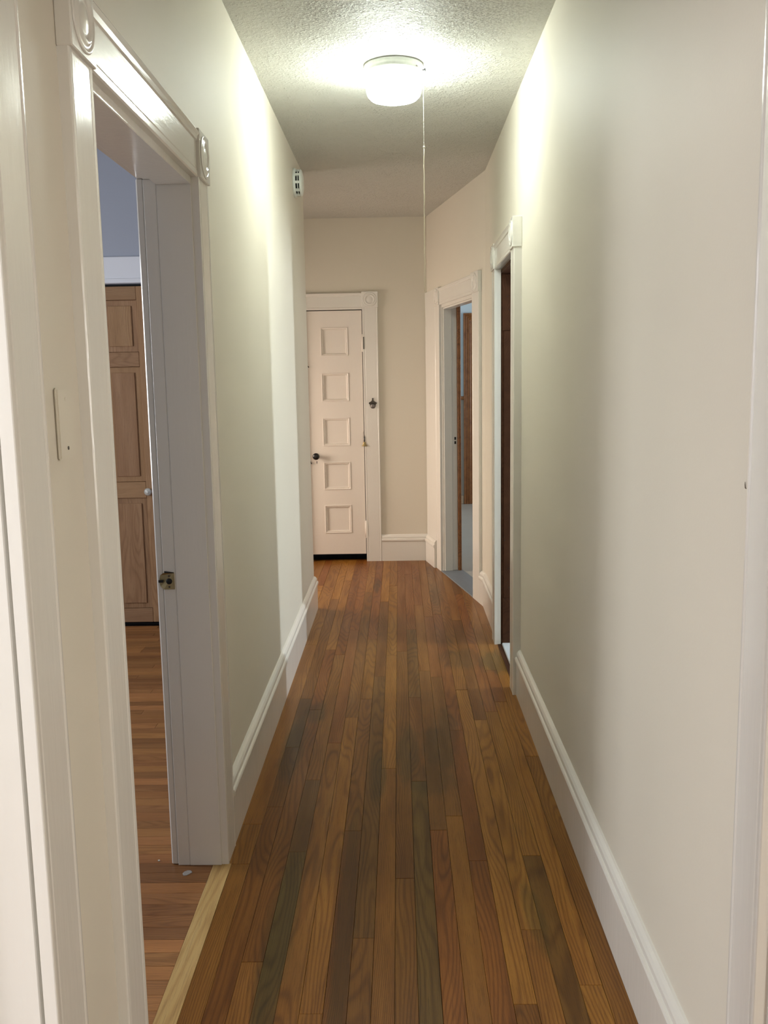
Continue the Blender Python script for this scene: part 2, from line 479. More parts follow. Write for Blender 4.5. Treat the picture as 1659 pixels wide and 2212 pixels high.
# kitchen beyond the slanted doorway
YK = 10.99
Mesh().box(0.2, 4.1, YK, YK + 0.1, 1.28, H).build('wall_kitchen_back', M_KITBLUE, kind='structure')
Mesh().box(0.2, 4.1, YK, YK + 0.1, 0, 1.28).build('wall_kitchen_wainscot', M_KITLOW, kind='structure')
m = Mesh()
m.box(0.26, 0.38, YE + 0.12, YK, 0, H)
m.box(4.0, 4.1, 5.76, 8.6, 0, H).box(4.0, 4.1, 9.8, YK, 0, H).box(4.0, 4.1, 8.6, 9.8, 0, 0.9).box(4.0, 4.1, 8.6, 9.8, 2.2, H)
m.build('wall_kitchen_side', M_KITBLUE, kind='structure')

# ceilings
Mesh().box(XL - TH + 0.01, 0.75, BK - 0.1, YE + 0.6, H, H + 0.1).box(-2.6, XL - TH + 0.01, YC - 0.06, YE + 0.6, H, H + 0.1).build('ceiling', M_CEIL, kind='structure')
Mesh().box(HX - 0.1, XL - TH, 1.40, 5.86, 2.95, 3.0).box(HX - 0.1, XL - 0.1, -1.3, 1.46, H, H + 0.05) \
    .box(0.6, 4.1, 3.4, YK + 0.1, H + 0.101, H + 0.2).box(XR + TH, 3.5, -1.3, 2.1, H + 0.101, H + 0.2).build('ceiling', M_WHITE, kind='structure')

# ------------------------------------------------------------------ floor
floor = Mesh().box(-4.0, 4.2, BK - 0.1, YK + 0.2, -0.12, -0.016).build('floor', M_SUB, kind='structure')
rng = random.Random(11)
PW = 0.0574; X0 = -0.548; GAP = 0.0007
BASE = {'o': (1.0, 1.0, 1.0), 'y': (1.18, 1.22, 1.15), 'r': (0.86, 0.72, 0.72), 'd': (0.58, 0.63, 0.72),
        'g': (0.50, 0.63, 0.80), 'n': (0.80, 0.78, 0.78), 'k': (0.68, 0.61, 0.58)}
JOINTS = {  # strip : [(y where a board ends, tint of the board in front of that end)] counted outward from the camera
    0: [(2.953, 'o'), (5.1, 'o'), (9, 'o')], 1: [(3.08, 'k'), (3.616, 'k'), (4.2, 'd'), (6.2, 'n'), (9, 'y')],
    2: [(2.2, 'o'), (4.05, 'k'), (5.0, 'r'), (6.8, 'o'), (9, 'y')],
    3: [(2.764, 'g'), (3.3, 'd'), (4.9, 'n'), (9, 'r')], 4: [(3.656, 'o'), (5.4, 'r'), (9, 'r')],
    5: [(2.0, 'y'), (3.946, 'y'), (6.4, 'n'), (9, 'o')], 6: [(2.9, 'k'), (4.185, 'n'), (5.2, 'o'), (9, 'r')],
    7: [(2.3, 'n'), (4.52, 'd'), (6.113, 'n'), (9, 'y')], 8: [(3.4, 'o'), (4.883, 'y'), (6.6, 'y'), (9, 'o')],
    9: [(2.6, 'n'), (4.95, 'n'), (6.9, 'r'), (9, 'r')], 10: [(3.28, 'g'), (4.2, 'k'), (5.397, 'd'), (7.0, 'r'), (9, 'r')],
    11: [(2.9, 'r'), (4.6, 'n'), (6.0, 'o'), (7.372, 'r'), (9, 'o')], 12: [(3.0, 'o'), (4.5, 'n'), (5.697, 'r'), (9, 'o')],
    13: [(2.7, 'r'), (3.784, 'r'), (5.753, 'r'), (9, 'n')], 14: [(2.031, 'n'), (4.3, 'y'), (6.4, 'o'), (9, 'n')],
    15: [(2.334, 'o'), (3.9, 'y'), (5.6, 'n'), (9, 'o')], 16: [(2.729, 'd'), (4.0, 'y'), (6.3, 'r'), (9, 'k')],
    17: [(2.1, 'y'), (4.127, 'y'), (4.6, 'r'), (6.6, 'o'), (9, 'o')], 18: [(3.5, 'o'), (5.5, 'y'), (9, 'o')]}


def plank(name, x0, x1, y0, y1, mat, tint, parent, turn=False, z=0.0):
    cx, cy = (x0 + x1) / 2, (y0 + y1) / 2
    gp = GAP * rng.uniform(0.25, 1.0)
    w, l = (x1 - x0) / 2 - gp, (y1 - y0) / 2 - gp
    b_ = 0.0006; top = z + rng.uniform(-0.0005, 0.0)
    me = Mesh()
    me.add([(-w, -l, -0.016), (w, -l, -0.016), (w, l, -0.016), (-w, l, -0.016),
            (-w, -l, top - b_), (w, -l, top - b_), (w, l, top - b_), (-w, l, top - b_),
            (-w + b_, -l + b_, top), (w - b_, -l + b_, top), (w - b_, l - b_, top), (-w + b_, l - b_, top)],
           [(0, 1, 5, 4), (1, 2, 6, 5), (2, 3, 7, 6), (3, 0, 4, 7), (4, 5, 9, 8), (5, 6, 10, 9), (6, 7, 11, 10), (7, 4, 8, 11), (8, 9, 10, 11)])
    data = bpy.data.meshes.new(name); data.from_pydata(me.v, [], me.f); data.materials.append(mat)
    o = bpy.data.objects.new(name, data); COL.objects.link(o); o.parent = parent
    if turn:
        o.location = (cy, cx, 0); o.rotation_euler = (0, 0, -math.pi / 2)
    else:
        o.location = (cx, cy, 0)
    j = rng.uniform(0.9, 1.1)
    o.color = (tint[0] * j, tint[1] * j * rng.uniform(0.97, 1.03), tint[2] * j, 1)
    return o


for k in range(19):
    x0 = X0 + k * PW; y = 0.2
    ymax = YE + 0.08 if x0 < -0.28 else YE
    # the strips at the right run out along the slanted wall and its sill
    if x0 + PW > 0.24:
        ymax = min(ymax, P0.y + (P0.x + 0.02 - x0) / (P0.x - P1.x) * (P1.y - P0.y))
    for ye, t in JOINTS[k]:
        e = min(ye, ymax)
        cuts = [y, e]
        if k == 0:                                           # the first strip runs round the left doorway's yellow board
            cuts = sorted(set([y, e] + [c for c in (1.788, 2.692) if y < c < e]))
        for a, b2 in zip(cuts[:-1], cuts[1:]):
            if b2 - a > 0.02:
                inside = k == 0 and not (1.787 < (a + b2) / 2 < 2.692)
                plank('plank', XL + 0.0005 if inside else x0, XR - 0.001 if k == 18 and (a + b2) / 2 < 4 else x0 + PW, a, b2, M_OAK, BASE[t], floor)
        y = e
        if y >= ymax:
            break
for k in range(1, 16):                                       # alcove floor beyond the left wall's corner
    x1 = XL - (k - 1) * PW
    c = 6.3 + rng.random()
    plank('plank', x1 - PW, x1, YC, c, M_OAK, BASE[rng.choice('oyyon')], floor)
    plank('plank', x1 - PW, x1, c, YE + 0.08 if DE[0] < x1 - PW < DE[1] else YE, M_OAK, BASE[rng.choice('oyyro')], floor)
XE = -0.605
n_rows = int((5.60 - 1.79) / 0.0572)
for k in range(n_rows):                                      # left room boards run across the hall direction
    y0 = 1.785 + k * 0.0572
    xs = [HX + 0.01, XE if y0 < D2[1] else XL - TH - 0.02]
    j = rng.uniform(-1.7, -1.0)
    if xs[1] - j > 0.25:
        xs.insert(1, j)
    for a, b2 in zip(xs[:-1], xs[1:]):
        j2 = rng.choice([(1, 1, 1), (0.82, 0.80, 0.78), (1.1, 1.08, 1.02), (0.92, 0.88, 0.84), (0.70, 0.66, 0.64), (1.15, 1.12, 1.1)])
        plank('plank', y0, y0 + 0.0572, a, b2, M_OAKR, j2, floor, True)
plank('threshold_board', XE, X0, 1.79, 2.694, M_PINE, (1, 1, 1), floor, False, 0.001)['label'] = 'raw yellow pine strip between the two oak floors'
# kitchen floor, its sill and the marble threshold
Mesh().box(0.30, 4.0, 5.70, YK, -0.016, -0.002).build('kitchen_floor', M_VINYL, floor)
Mesh().box(D4[0], D4[1], -TH - 0.02, 0.018, -0.016, 0.006, fr_slant).build('kitchen_sill', M_GREYSILL, floor, bevel=0.003)
Mesh().box(XR + 0.006, XR + TH + 0.02, D3[0], D3[1], -0.016, 0.010).build('marble_threshold', M_MARBLE, floor, bevel=0.004)
Mesh().box(XR - 0.018, XR + 0.006, D3[0], D3[1], -0.016, 0.002).build('dark_sill_strip', M_DARKW, floor)
Mesh().box(XR + TH + 0.02, 3.8, 3.6, 5.66, -0.016, 0.0).build('bathroom_floor', M_VINYL, floor)
Mesh().box(HX, XL - TH, -1.2, 1.46, -0.016, 0.0).build('near_room_floor', M_OAKR, floor)
Mesh().box(XR + TH, 3.4, -1.2, 2.0, -0.016, 0.0).build('right_room_floor', M_OAKR, floor)
Mesh().box(XR, XR + TH, DR[0], DR[1], -0.016, 0.004).build('doorway_threshold', M_OAKR, floor)
Mesh().box(XL - TH, XL, D1[0], D1[1], -0.016, 0.004).build('doorway_threshold', M_OAKR, floor)

# ------------------------------------------------------------------ door casings


def casing_prof(w, t):
    return [(0, 0), (0, t - 0.003), (0.002, t), (0.008, t + 0.0006), (0.0110, t - 0.0004), (0.0125, t - 0.0016), (0.0150, t - 0.0008), (w - 0.020, t - 0.0008),
            (w - 0.0175, t - 0.0022), (w - 0.015, t - 0.0008), (w - 0.005, t), (w - 0.001, t - 0.0008), (w, t - 0.0025), (w, 0)]


def casing(tr, fr, a_out, a_in, t, z0, z1, mat, name='side_casing'):
    s = 1 if a_in > a_out else -1
    w = abs(a_in - a_out)
    return Mesh().prism(casing_prof(w, t), z0, z1, lambda u, v, e: fr(a_out + s * u, v, e)).build(name, mat, tr)


def head(tr, fr, a0, a1, z0, z1, t, mat):
    w = z1 - z0
    p = [(0, 0), (0, t - 0.006), (0.003, t - 0.002), (0.016, t - 0.002), (0.018, t - 0.005), (0.021, t - 0.003), (w - 0.026, t - 0.003),
         (w - 0.023, t + 0.001), (w - 0.012, t + 0.003), (w - 0.004, t + 0.008), (w, t + 0.006), (w, 0)]
    return Mesh().prism(p, a0, a1, lambda u, v, e: fr(e, v, z0 + u)).build('head_casing', mat, tr)


def block(tr, fr, a0, a1, z0, z1, t, mat, name='corner_block'):
    b_ = Mesh().box(a0, a1, 0, t, z0, z1, fr).build(name, mat, tr, bevel=0.002)
    ac, zc = (a0 + a1) / 2, (z0 + z1) / 2
    r = min(abs(a1 - a0), z1 - z0) / 2
    pr = [(0.90, 0.0), (0.90, 0.0015), (0.84, 0.0035), (0.78, 0.0015), (0.76, 0.0008), (0.66, 0.0030), (0.58, 0.0065), (0.50, 0.0030), (0.47, 0.0010),
          (0.36, 0.0030), (0.20, 0.0050), (0.03, 0.0058)]
    Mesh().lathe([(q * r, t + h) for q, h in pr], lambda a, b2, h: fr(ac + a, h, zc + b2), 40).build('rosette', mat, b_)
    return b_


def frame(num, fr, d, t, w, zt, origin, mat, math_, near=True, far=True, blk=0.132, near_w=None, far_w=None):
    """casings, corner blocks and head around the opening d (along-wall coordinates)"""
    tr = empty('trim_%d' % num, origin, 'structure')
    wn, wf = near_w or w, far_w or w
    zb = zt
    if near:
        casing(tr, fr, d[0] - wn, d[0], t, 0, zb, mat)
        block(tr, fr, d[0] - wn - 0.003, d[0] + 0.003, zb, zb + blk, t + 0.007, mat)
    if far:
        casing(tr, fr, d[1] + wf, d[1], t, 0, zb, mat)
        block(tr, fr, d[1] - 0.003, d[1] + wf + 0.004, zb, zb + blk, t + 0.007, mat)
    head(tr, fr, d[0] + 0.002, d[1] - 0.002, zb, zb + blk - 0.010, t, math_)
    return tr


def jambs(tr, fr, d, zt, depth, mat, th=0.02, stop=None):
    """lining boards of the opening"""
    z = zt - 0.004
    Mesh().box(d[1] - 0.006, d[1] + th, -depth, 0.0, 0, z, fr).build('jamb', mat, tr, bevel=0.002)
    Mesh().box(d[0] - th, d[0] + 0.006, -depth, 0.0, 0, z, fr).build('jamb', mat, tr, bevel=0.002)
    Mesh().box(d[0] + 0.006, d[1] - 0.006, -depth, 0.0, z - 0.016, z + 0.02, fr).build('head_jamb', mat, tr, bevel=0.002)
    if stop:
        o0, o1 = stop
        Mesh().box(d[1] - 0.018, d[1] - 0.006, o0, o1, 0, z - 0.016, fr).build('door_stop', mat, tr, bevel=0.002)
        Mesh().box(d[0] + 0.006, d[0] + 0.018, o0, o1, 0, z - 0.016, fr).build('door_stop', mat, tr, bevel=0.002)
        Mesh().box(d[0] + 0.018, d[1] - 0.018, o0, o1, z - 0.028, z - 0.016, fr).build('door_stop', mat, tr, bevel=0.002)


# 1: bright near doorway on the left
t1 = frame(1, fr_left, D1, 0.022, 0.125, ZD, (XL, 0.87, 0), M_TRIM, M_TRIMH)
jambs(t1, lambda a, o, z: fr_left(a, o - 0.008, z), (D1[0] - 0.011, D1[1] + 0.011), ZD + 0.010, TH + 0.03, M_TRIM, stop=(-0.115, -0.075))
# 2: doorway to the left room
t2 = frame(2, fr_left, D2, 0.022, 0.124, ZD, (XL, 2.23, 0), M_TRIM, M_TRIMH)
jambs(t2, fr_left, D2, ZD, 0.100, M_TRIM)
zj = ZD - 0.004
for a0, a1 in ((D2[1] - 0.004, D2[1] + 0.022), (D2[0] - 0.022, D2[0] + 0.004)):
    Mesh().box(a0, a1, -0.137, -0.100, 0, zj, fr_left).build('rabbet', M_TRIM, t2, bevel=0.0015)
Mesh().box(D2[0], D2[1], -0.137, -0.100, zj, zj + 0.02, fr_left).build('rabbet', M_TRIM, t2, bevel=0.0015)
for a0, a1 in ((D2[1] + 0.001, D2[1] + 0.12), (D2[0] - 0.12, D2[0] - 0.001)):
    Mesh().box(a0, a1, -0.159, -0.137, 0, ZD, fr_left).build('room_side_casing', M_TRIM, t2, bevel=0.004)
Mesh().box(D2[0] - 0.12, D2[1] + 0.12, -0.159, -0.137, ZD, ZD + 0.13, fr_left).build('room_side_casing', M_TRIM, t2, bevel=0.004)
# brass strike plate let into the far jamb
fa = D2[1] - 0.0085
sp = Mesh()
sp.prism([(-0.104, 0.888), (-0.104, 0.938), (-0.136, 0.938), (-0.147, 0.930), (-0.151, 0.913), (-0.147, 0.896), (-0.136, 0.888)], fa, fa + 0.0045,
         lambda u, v, e: fr_left(e if u > -0.137 else e + 0.006, u, v))
strike = sp.build('strike_plate', M_BRASS, t2, label='brass strike plate with a round bolt hole')
ring = lambda c, z: (lambda a, b2, h: fr_left(fa - h, c + a, z + b2))
Mesh().lathe([(0.0093, 0.0), (0.0093, 0.0004), (0.001, 0.0004)], ring(-0.119, 0.913), 20).build('bolt_hole', M_BLACK, strike)
Mesh().box(fa - 0.0004, fa + 0.001, -0.151, -0.137, 0.909, 0.9165, fr_left).build('latch_slot', M_BLACK, strike)
for z in (0.929, 0.896):
    Mesh().lathe([(0.0032, 0.0), (0.0028, 0.0006), (0.0005, 0.0008)], ring(-0.119, z), 12).build('screw', M_BRONZE, strike)
Mesh().prism([(-0.104, 0.9395), (-0.132, 0.9435), (-0.132, 0.939), (-0.104, 0.938)], fa - 0.0002, fa + 0.003, lambda u, v, e: fr_left(e, u, v)).build('mortise_gap', M_BLACK, t2)
# 3: dark doorway on the right
t3 = frame(3, fr_right, D3, 0.036, 0.118, ZD, (XR, 4.70, 0), M_TRIM, M_TRIMH)
jambs(t3, lambda a, o, z: fr_right(a, o - 0.002, z), (D3[0] - 0.008, D3[1] + 0.008), ZD, TH + 0.02, M_DARKW)
for (o0, z0, z1) in ((-0.055, 0, 0.27), (-0.06, 0.27, 1.75), (-0.052, 1.75, 2.05)):
    pc = Mesh().box(D3[1] - 0.004, D3[1] + 0.004, -TH - 0.016, o0 + 0.045, z0, z1 - 0.0015, fr_right).build('stop_board', M_DARKW, t3, bevel=0.0015)
    pc.color = (0.75 + 0.3 * rng.random(),) * 3 + (1,)
for z in (1.93, 1.86, 1.80, 1.53, 0.62, 0.60, 0.44, 0.36, 0.33):
    q = -0.012 - 0.045 * rng.random()
    Mesh().lathe([(0.0028, 0), (0.0026, 0.0008), (0.0004, 0.001)], (lambda qq, zz: (lambda a, b2, h: fr_right(D3[1] - 0.004 - h, qq + a, zz + b2)))(q, z), 10) \
        .build('nail_hole', M_BLACK, t3)
# 4: doorway to the kitchen in the slanted wall
t4 = frame(4, fr_slant, D4, 0.020, 0.160, 2.05, fr_slant(0.7, 0, 0), M_TRIM, M_TRIMH, near_w=0.160, far_w=0.135)
jambs(t4, fr_slant, D4, 2.05, 0.118, M_TRIM, stop=(-0.075, -0.012))
Mesh().box(D4[1] + 0.142, SL - 0.002, 0, 0.018, 0, 2.05, fr_slant).box(D4[1] + 0.142, SL - 0.002, 0, 0.018, 2.05, 2.182, fr_slant).build('filler_board', M_TRIM, t4, bevel=0.002)
Mesh().box(D4[1] - 0.030, D4[1] + 0.10, -0.142, -0.118, 0, 2.05, fr_slant).build('kitchen_side_casing', M_KITW, t4, bevel=0.002)
Mesh().box(D4[0] - 0.10, D4[0] + 0.010, -0.142, -0.118, 0, 2.05, fr_slant).build('kitchen_side_casing', M_KITW, t4, bevel=0.002)
Mesh().box(D4[0] - 0.10, D4[1] + 0.10, -0.142, -0.118, 2.05, 2.17, fr_slant).build('kitchen_side_casing', M_KITW, t4, bevel=0.002)
for z in (1.030, 0.998):
    Mesh().box(D4[1] - 0.0068, D4[1] + 0.002, -0.108, -0.094, z, z + 0.022, fr_slant).build('strike_hole', M_BLACK, t4)
# 5: around the end door
t5 = empty('trim_5', (-0.52, YE, 0), 'structure')
casing(t5, fr_end, -0.160, DE[1], 0.020, 0, 2.075, M_TRIM)
casing(t5, fr_end, DE[0] - 0.125, DE[0], 0.020, 0, 2.075, M_TRIM)
block(t5, fr_end, -0.287, -0.157, 2.075, 2.201, 0.026, M_TRIM)
block(t5, fr_end, DE[0] - 0.128, DE[0] + 0.002, 2.075, 2.201, 0.026, M_TRIM)
head(t5, fr_end, DE[0] + 0.002, -0.287, 2.062, 2.192, 0.018, M_TRIM)
for a0, a1 in ((DE[1], DE[1] + 0.006), (DE[0] - 0.006, DE[0])):
    Mesh().box(a0, a1, -0.12, -0.001, 0, 2.065, fr_end).build('jamb', M_TRIM, t5)
# 6: near right doorway, open to a room lit by an added window
t6 = frame(6, fr_right, DR, 0.022, 0.110, ZD, (XR, 0.86, 0), M_TRIM, M_TRIMH)
jambs(t6, fr_right, DR, ZD, TH + 0.02, M_TRIM)

# ------------------------------------------------------------------ baseboards
BB = [(0, 0), (0.020, 0), (0.020, 0.163), (0.0225, 0.1645), (0.0265, 0.170), (0.0265, 0.181), (0.0235, 0.187), (0.0175, 0.1895), (0.0175, 0.1935), (0.0190, 0.196),
      (0.0175, 0.205), (0.0125, 0.214), (0.0060, 0.221), (0.0, 0.223)]
BB_BODY = [p for p in BB[:3]] + [(0.0, 0.163)]
BB_CAP = [(0.0, 0.163)] + BB[2:]


def baseboard(name, fr, runs, origin):
    b_ = empty(name, origin, 'structure')
    for e0, e1 in runs:
        Mesh().prism(BB_BODY, e0, e1, lambda u, v, e: fr(e, u, v)).build('board', M_TRIM, b_)
        Mesh().prism(BB_CAP, e0, e1, lambda u, v, e: fr(e, u, v)).build('moulding', M_TRIMH, b_)
    return b_


baseboard('baseboard_left', fr_left, [(D2[1] + 0.125, lambda u, v: YC + u), (D1[1] + 0.126, D2[0] - 0.125)], (XL, 4.3, 0))
baseboard('baseboard_right', fr_right, [(DR[1] + 0.111, D3[0] - 0.119), (D3[1] + 0.119, P0.y - 0.002)], (XR, 2.9, 0))
baseboard('baseboard_slanted', fr_slant, [(0.0, D4[0] - 0.162)], fr_slant(0.04, 0, 0))
baseboard('baseboard_slanted_far', lambda a, o, z: fr_slant(a, o + 0.019, z), [(D4[1] + 0.138, SL - 0.03)], fr_slant(1.45, 0, 0))
baseboard('baseboard_end', fr_end, [(-0.159, P1.x - 0.004)], (0.04, YE, 0))
baseboard('baseboard_alcove', lambda a, o, z: (a, YC + o, z), [(-2.4, lambda u, v: XL + u)], (-1.5, YC, 0))

# ------------------------------------------------------------------ door 1: five panel door at the end of the hall
d1 = empty('door_1', (-0.52, YE, 0), 'structure', 'narrow cream five panel door with a black knob at the hall end')
DX0, DX1, DZ0, DZ1 = -0.757, -0.291, 0.060, 2.056
PX0, PX1 = -0.628, -0.405
PAN = [(1.696, 1.925), (1.329, 1.560), (0.966, 1.197), (0.603, 0.833), (0.238, 0.474)]
od, ob = -0.004, -0.038                               # door face and back relative to wall face
fd = fr_end
Mesh().box(DX0, PX0, ob, od, DZ0, DZ1, fd).build('stile', M_DOORW, d1)
Mesh().box(PX1, DX1, ob, od, DZ0, DZ1, fd).build('stile', M_DOORW, d1)
zs = [DZ1] + [z for p in PAN for z in (p[1], p[0])] + [DZ0]
for i in range(0, len(zs), 2):
    Mesh().box(PX0, PX1, ob, od, zs[i + 1], zs[i], fd).build('rail', M_DOORW, d1)
for z0, z1 in PAN:
    pn = Mesh().box(PX0, PX1, ob + 0.008, od - 0.010, z0, z1, fd).build('panel', M_DOORW, d1)
    mo = Mesh()
    ring_ = [(0.0, 0.0), (0.0, 0.003), (0.005, 0.0045), (0.010, 0.002), (0.0115, -0.0015), (0.0135, -0.0015), (0.0165, 0.0005), (0.0195, -0.004), (0.0215, -0.010), (0.0, -0.010)]
    # picture frame moulding with mitred corners
    for i, (q, h) in enumerate(ring_[:-1]):
        q2, h2 = ring_[i + 1]
        c1 = [fd(a, od + h, z) for a, z in ((PX0 + q, z0 + q), (PX1 - q, z0 + q), (PX1 - q, z1 - q), (PX0 + q, z1 - q))]
        c2 = [fd(a, od + h2, z) for a, z in ((PX0 + q2, z0 + q2), (PX1 - q2, z0 + q2), (PX1 - q2, z1 - q2), (PX0 + q2, z1 - q2))]
        mo.add(c1 + c2, [(k, (k + 1) % 4, 4 + (k + 1) % 4, 4 + k) for k in range(4)])
    mo.build('panel_moulding', M_DOORW, pn)
kn = Mesh().lathe([(0.004, 0.058), (0.016, 0.057), (0.025, 0.050), (0.0285, 0.042), (0.027, 0.033), (0.019, 0.025), (0.010, 0.018), (0.010, 0.0)],
                  lambda a, b2, h: fd(-0.686 + a, od + h, 0.884 + b2), 28).build('knob', M_BLACKG, d1, label='round black china knob')
Mesh().lathe([(0.024, 0.0), (0.024, 0.002), (0.018, 0.005), (0.009, 0.006)], lambda a, b2, h: fd(-0.686 + a, od + h, 0.884 + b2), 24).build('rose', M_DOORW, kn)
Mesh().lathe([(0.0035, 0.0), (0.0033, 0.0008), (0.0005, 0.0008)], lambda a, b2, h: fd(-0.684 + a, od + h, 0.838 + b2), 12) \
    .box(-0.6862, -0.6820, od, od + 0.0008, 0.822, 0.838, fd).build('keyhole', M_BLACK, d1)
for z0, z1 in ((1.736, 1.856), (0.205, 0.330)):
    hg = Mesh().lathe([(0.003, z0 - 0.010), (0.006, z0 - 0.006), (0.0045, z0), (0.0075, z0), (0.0075, z1), (0.0045, z1), (0.006, z1 + 0.006), (0.003, z1 + 0.010)],
                      lambda a, b2, h: fd(-0.289 + a, od + 0.006 + b2, h), 12).build('hinge', M_DOORW, d1)
    Mesh().box(-0.2800, -0.2735, od + 0.0005, od + 0.0265, z0 + 0.01, z1 - 0.012, fd).build('hinge_gap', M_BLACK if z0 > 1 else M_TRIM, hg)
Mesh().tube([fd(-0.741, od, 1.612), fd(-0.741, od + 0.012, 1.612), fd(-0.733, od + 0.016, 1.616), fd(-0.727, od + 0.014, 1.608)], 0.0045, 8).build('latch_hook', M_BLACKG, d1)
Mesh().tube([fd(-0.738, od, 0.842), fd(-0.734, od + 0.012, 0.834), fd(-0.725, od + 0.012, 0.820)], 0.004, 8).build('door_catch', M_BRONZE, d1)

# ------------------------------------------------------------------ door 2: bifold closet door in the left room
d2 = empty('door_2', (-1.5, 5.57, 0), 'structure', 'unfinished oak bifold closet door with raised panels')
RZ = [(1.996, 2.076), (1.690, 1.996), (1.602, 1.690), (0.905, 1.602), (0.806, 0.905), (0.110, 0.806), (0.022, 0.110)]


def stile(a0, a1, z0, z1, nm, across=False, d=None):
    cx, cz = (a0 + a1) / 2, (z0 + z1) / 2
    dd = d or (0.0, 0.030)
    # local Y is the grain: boards are laid out flat, then stood up
    L, Wd = ((a1 - a0), (z1 - z0)) if across else ((z1 - z0), (a1 - a0))
    g = 0.0006
    me = Mesh().box(-Wd / 2 + g, Wd / 2 - g, -L / 2 + g, L / 2 - g, -dd[1], -dd[0])
    o = me.build(nm, M_CLOSET, None, origin=(0, 0, 0), bevel=0.0018)
    o.parent = d2
    ctr = Vector((cx, 5.57 - 0.0, cz)) - Vector(WORLD[d2.name])
    R_ = Matrix(((1, 0, 0), (0, 0, -1), (0, 1, 0))) if not across else Matrix(((0, 1, 0), (0, 0, -1), (-1, 0, 0)))
    o.matrix_local = Matrix.Translation(ctr) @ R_.to_4x4()
    j = rng.uniform(0.9, 1.08)
    o.color = (j, j * rng.uniform(0.96, 1.0), j * rng.uniform(0.92, 1.0), 1)
    return o


for L0 in (-2.108, -1.811, -1.512, -1.214):
    L1 = L0 + 0.294
    stile(L0, L0 + 0.045, 0.022, 2.076, 'stile'); stile(L1 - 0.040, L1, 0.022, 2.076, 'stile')
    for i in (0, 2, 4, 6):
        stile(L0 + 0.045, L1 - 0.040, RZ[i][0], RZ[i][1], 'rail', True)
    for i in (1, 3, 5):
        z0, z1 = RZ[i]
        a0, a1 = L0 + 0.045, L1 - 0.040
        pn = stile(a0, a1, z0, z1, 'panel', False, (0.012, 0.022))
        q = 0.034
        rp = stile(a0 + q, a1 - q, z0 + q, z1 - q, 'raised_field', False, (0.003, 0.014))
        # make the field a child of its panel
        mw = rp.matrix_local.copy(); rp.parent = pn; rp.matrix_local = pn.matrix_local.inverted() @ mw
kb = Mesh().lathe([(0.003, 0.034), (0.013, 0.032), (0.020, 0.028), (0.0235, 0.022), (0.022, 0.014), (0.013, 0.008), (0.010, 0.0)],
                  lambda a, b2, h: (-1.542 + a, 5.57 - h, 0.845 + b2), 28).build('knob', plain('clear_glass_knob', (0.66, 0.66, 0.60), 0.12), d2, label='clear glass knob')
Mesh().lathe([(0.010, 0.0), (0.009, 0.002), (0.001, 0.0028)], lambda a, b2, h: (-1.542 + a, 5.57 - 0.0335 - h, 0.845 + b2), 16).build('knob_centre', M_PLASTIC, kb)
t7 = empty('trim_7', (-1.52, 5.57, 0), 'structure')
M_TRIMC = paint('closet_trim_white', (0.84, 0.86, 0.90), 0.4, 0.01)
Mesh().box(-2.26, -0.78, 0, 0.020, 2.105, 2.245, fr_closet).box(-2.26, -0.78, 0, 0.026, 2.092, 2.120, fr_closet).build('head_casing', M_TRIMC, t7, bevel=0.003)
Mesh().box(-2.25, -2.13, 0, 0.020, 0, 2.092, fr_closet).build('side_casing', M_TRIMC, t7, bevel=0.003)
Mesh().box(-0.91, -0.79, 0, 0.020, 0, 2.092, fr_closet).build('side_casing', M_TRIMC, t7, bevel=0.003)
Mesh().box(-2.13, -0.91, -0.05, -0.033, 0.0, 2.09, fr_closet).build('closet_dark_lining', M_BLACK, t7)  # black sheet standing in for the shade behind the door gaps

# ------------------------------------------------------------------ kitchen woodwork seen through door frame 4
t8 = empty('trim_8', (1.1, YK, 0), 'structure')
fk = lambda a, o, z: (a, YK - o, z)
KP = [(0, 0), (0, 0.026), (0.014, 0.026), (0.016, 0.016), (0.024, 0.013), (0.034, 0.020), (0.044, 0.013), (0.054, 0.022), (0.064, 0.013), (0.074, 0.020), (0.084, 0.013), (0.092, 0.016), (0.096, 0.010), (0.096, 0)]
for s, a in ((1, 0.770), (-1, 1.70)):
    Mesh().prism(KP, 0, lambda u, v: 2.252 - (u if True else 0), lambda u, v, e: fk(a + s * u, v, e)).build('side_casing', M_KITW, t8)
Mesh().prism(KP, lambda u, v: 0.770 + u, lambda u, v: 1.70 - u, lambda u, v, e: fk(e, v, 2.252 - u)).build('head_casing', M_KITW, t8)
Mesh().box(0.866, 1.604, 0.0, 0.012, 0.005, 2.156, fk).build('door_slab', M_KITW, t8)
t9 = empty('trim_9', (0.6, YK, 1.25), 'structure')
Mesh().prism([(0, 0), (0.018, 0.004), (0.028, 0.018), (0.022, 0.032), (0.012, 0.040), (0, 0.044)], 0.38, 0.769, lambda u, v, e: fk(e, u, 1.245 + v)).build('chair_rail', M_KITW, t9)
baseboard_k = empty('baseboard_kitchen', (0.6, YK, 0), 'structure')
Mesh().box(0.38, 0.769, 0, 0.016, 0, 0.10, fk).build('board', paint('kitchen_base_tan', (0.50, 0.38, 0.26), 0.5), baseboard_k, bevel=0.003)

# ------------------------------------------------------------------ unseen windows at the area lights, some added as fill


def window(num, plane, a0, a1, z0, z1):
    w = empty('window_%d' % num, plane((a0 + a1) / 2, 0, z0), 'structure')
    f = 0.05
    for x0, x1, y0, y1 in ((a0, a0 + f, z0, z1), (a1 - f, a1, z0, z1), (a0 + f, a1 - f, z0, z0 + f), (a0 + f, a1 - f, z1 - f, z1), (a0 + f, a1 - f, (z0 + z1) / 2 - 0.02, (z0 + z1) / 2 + 0.02)):
        Mesh().box(x0, x1, -0.06, -0.02, y0, y1, plane).build('sash_bar', M_TRIM, w)


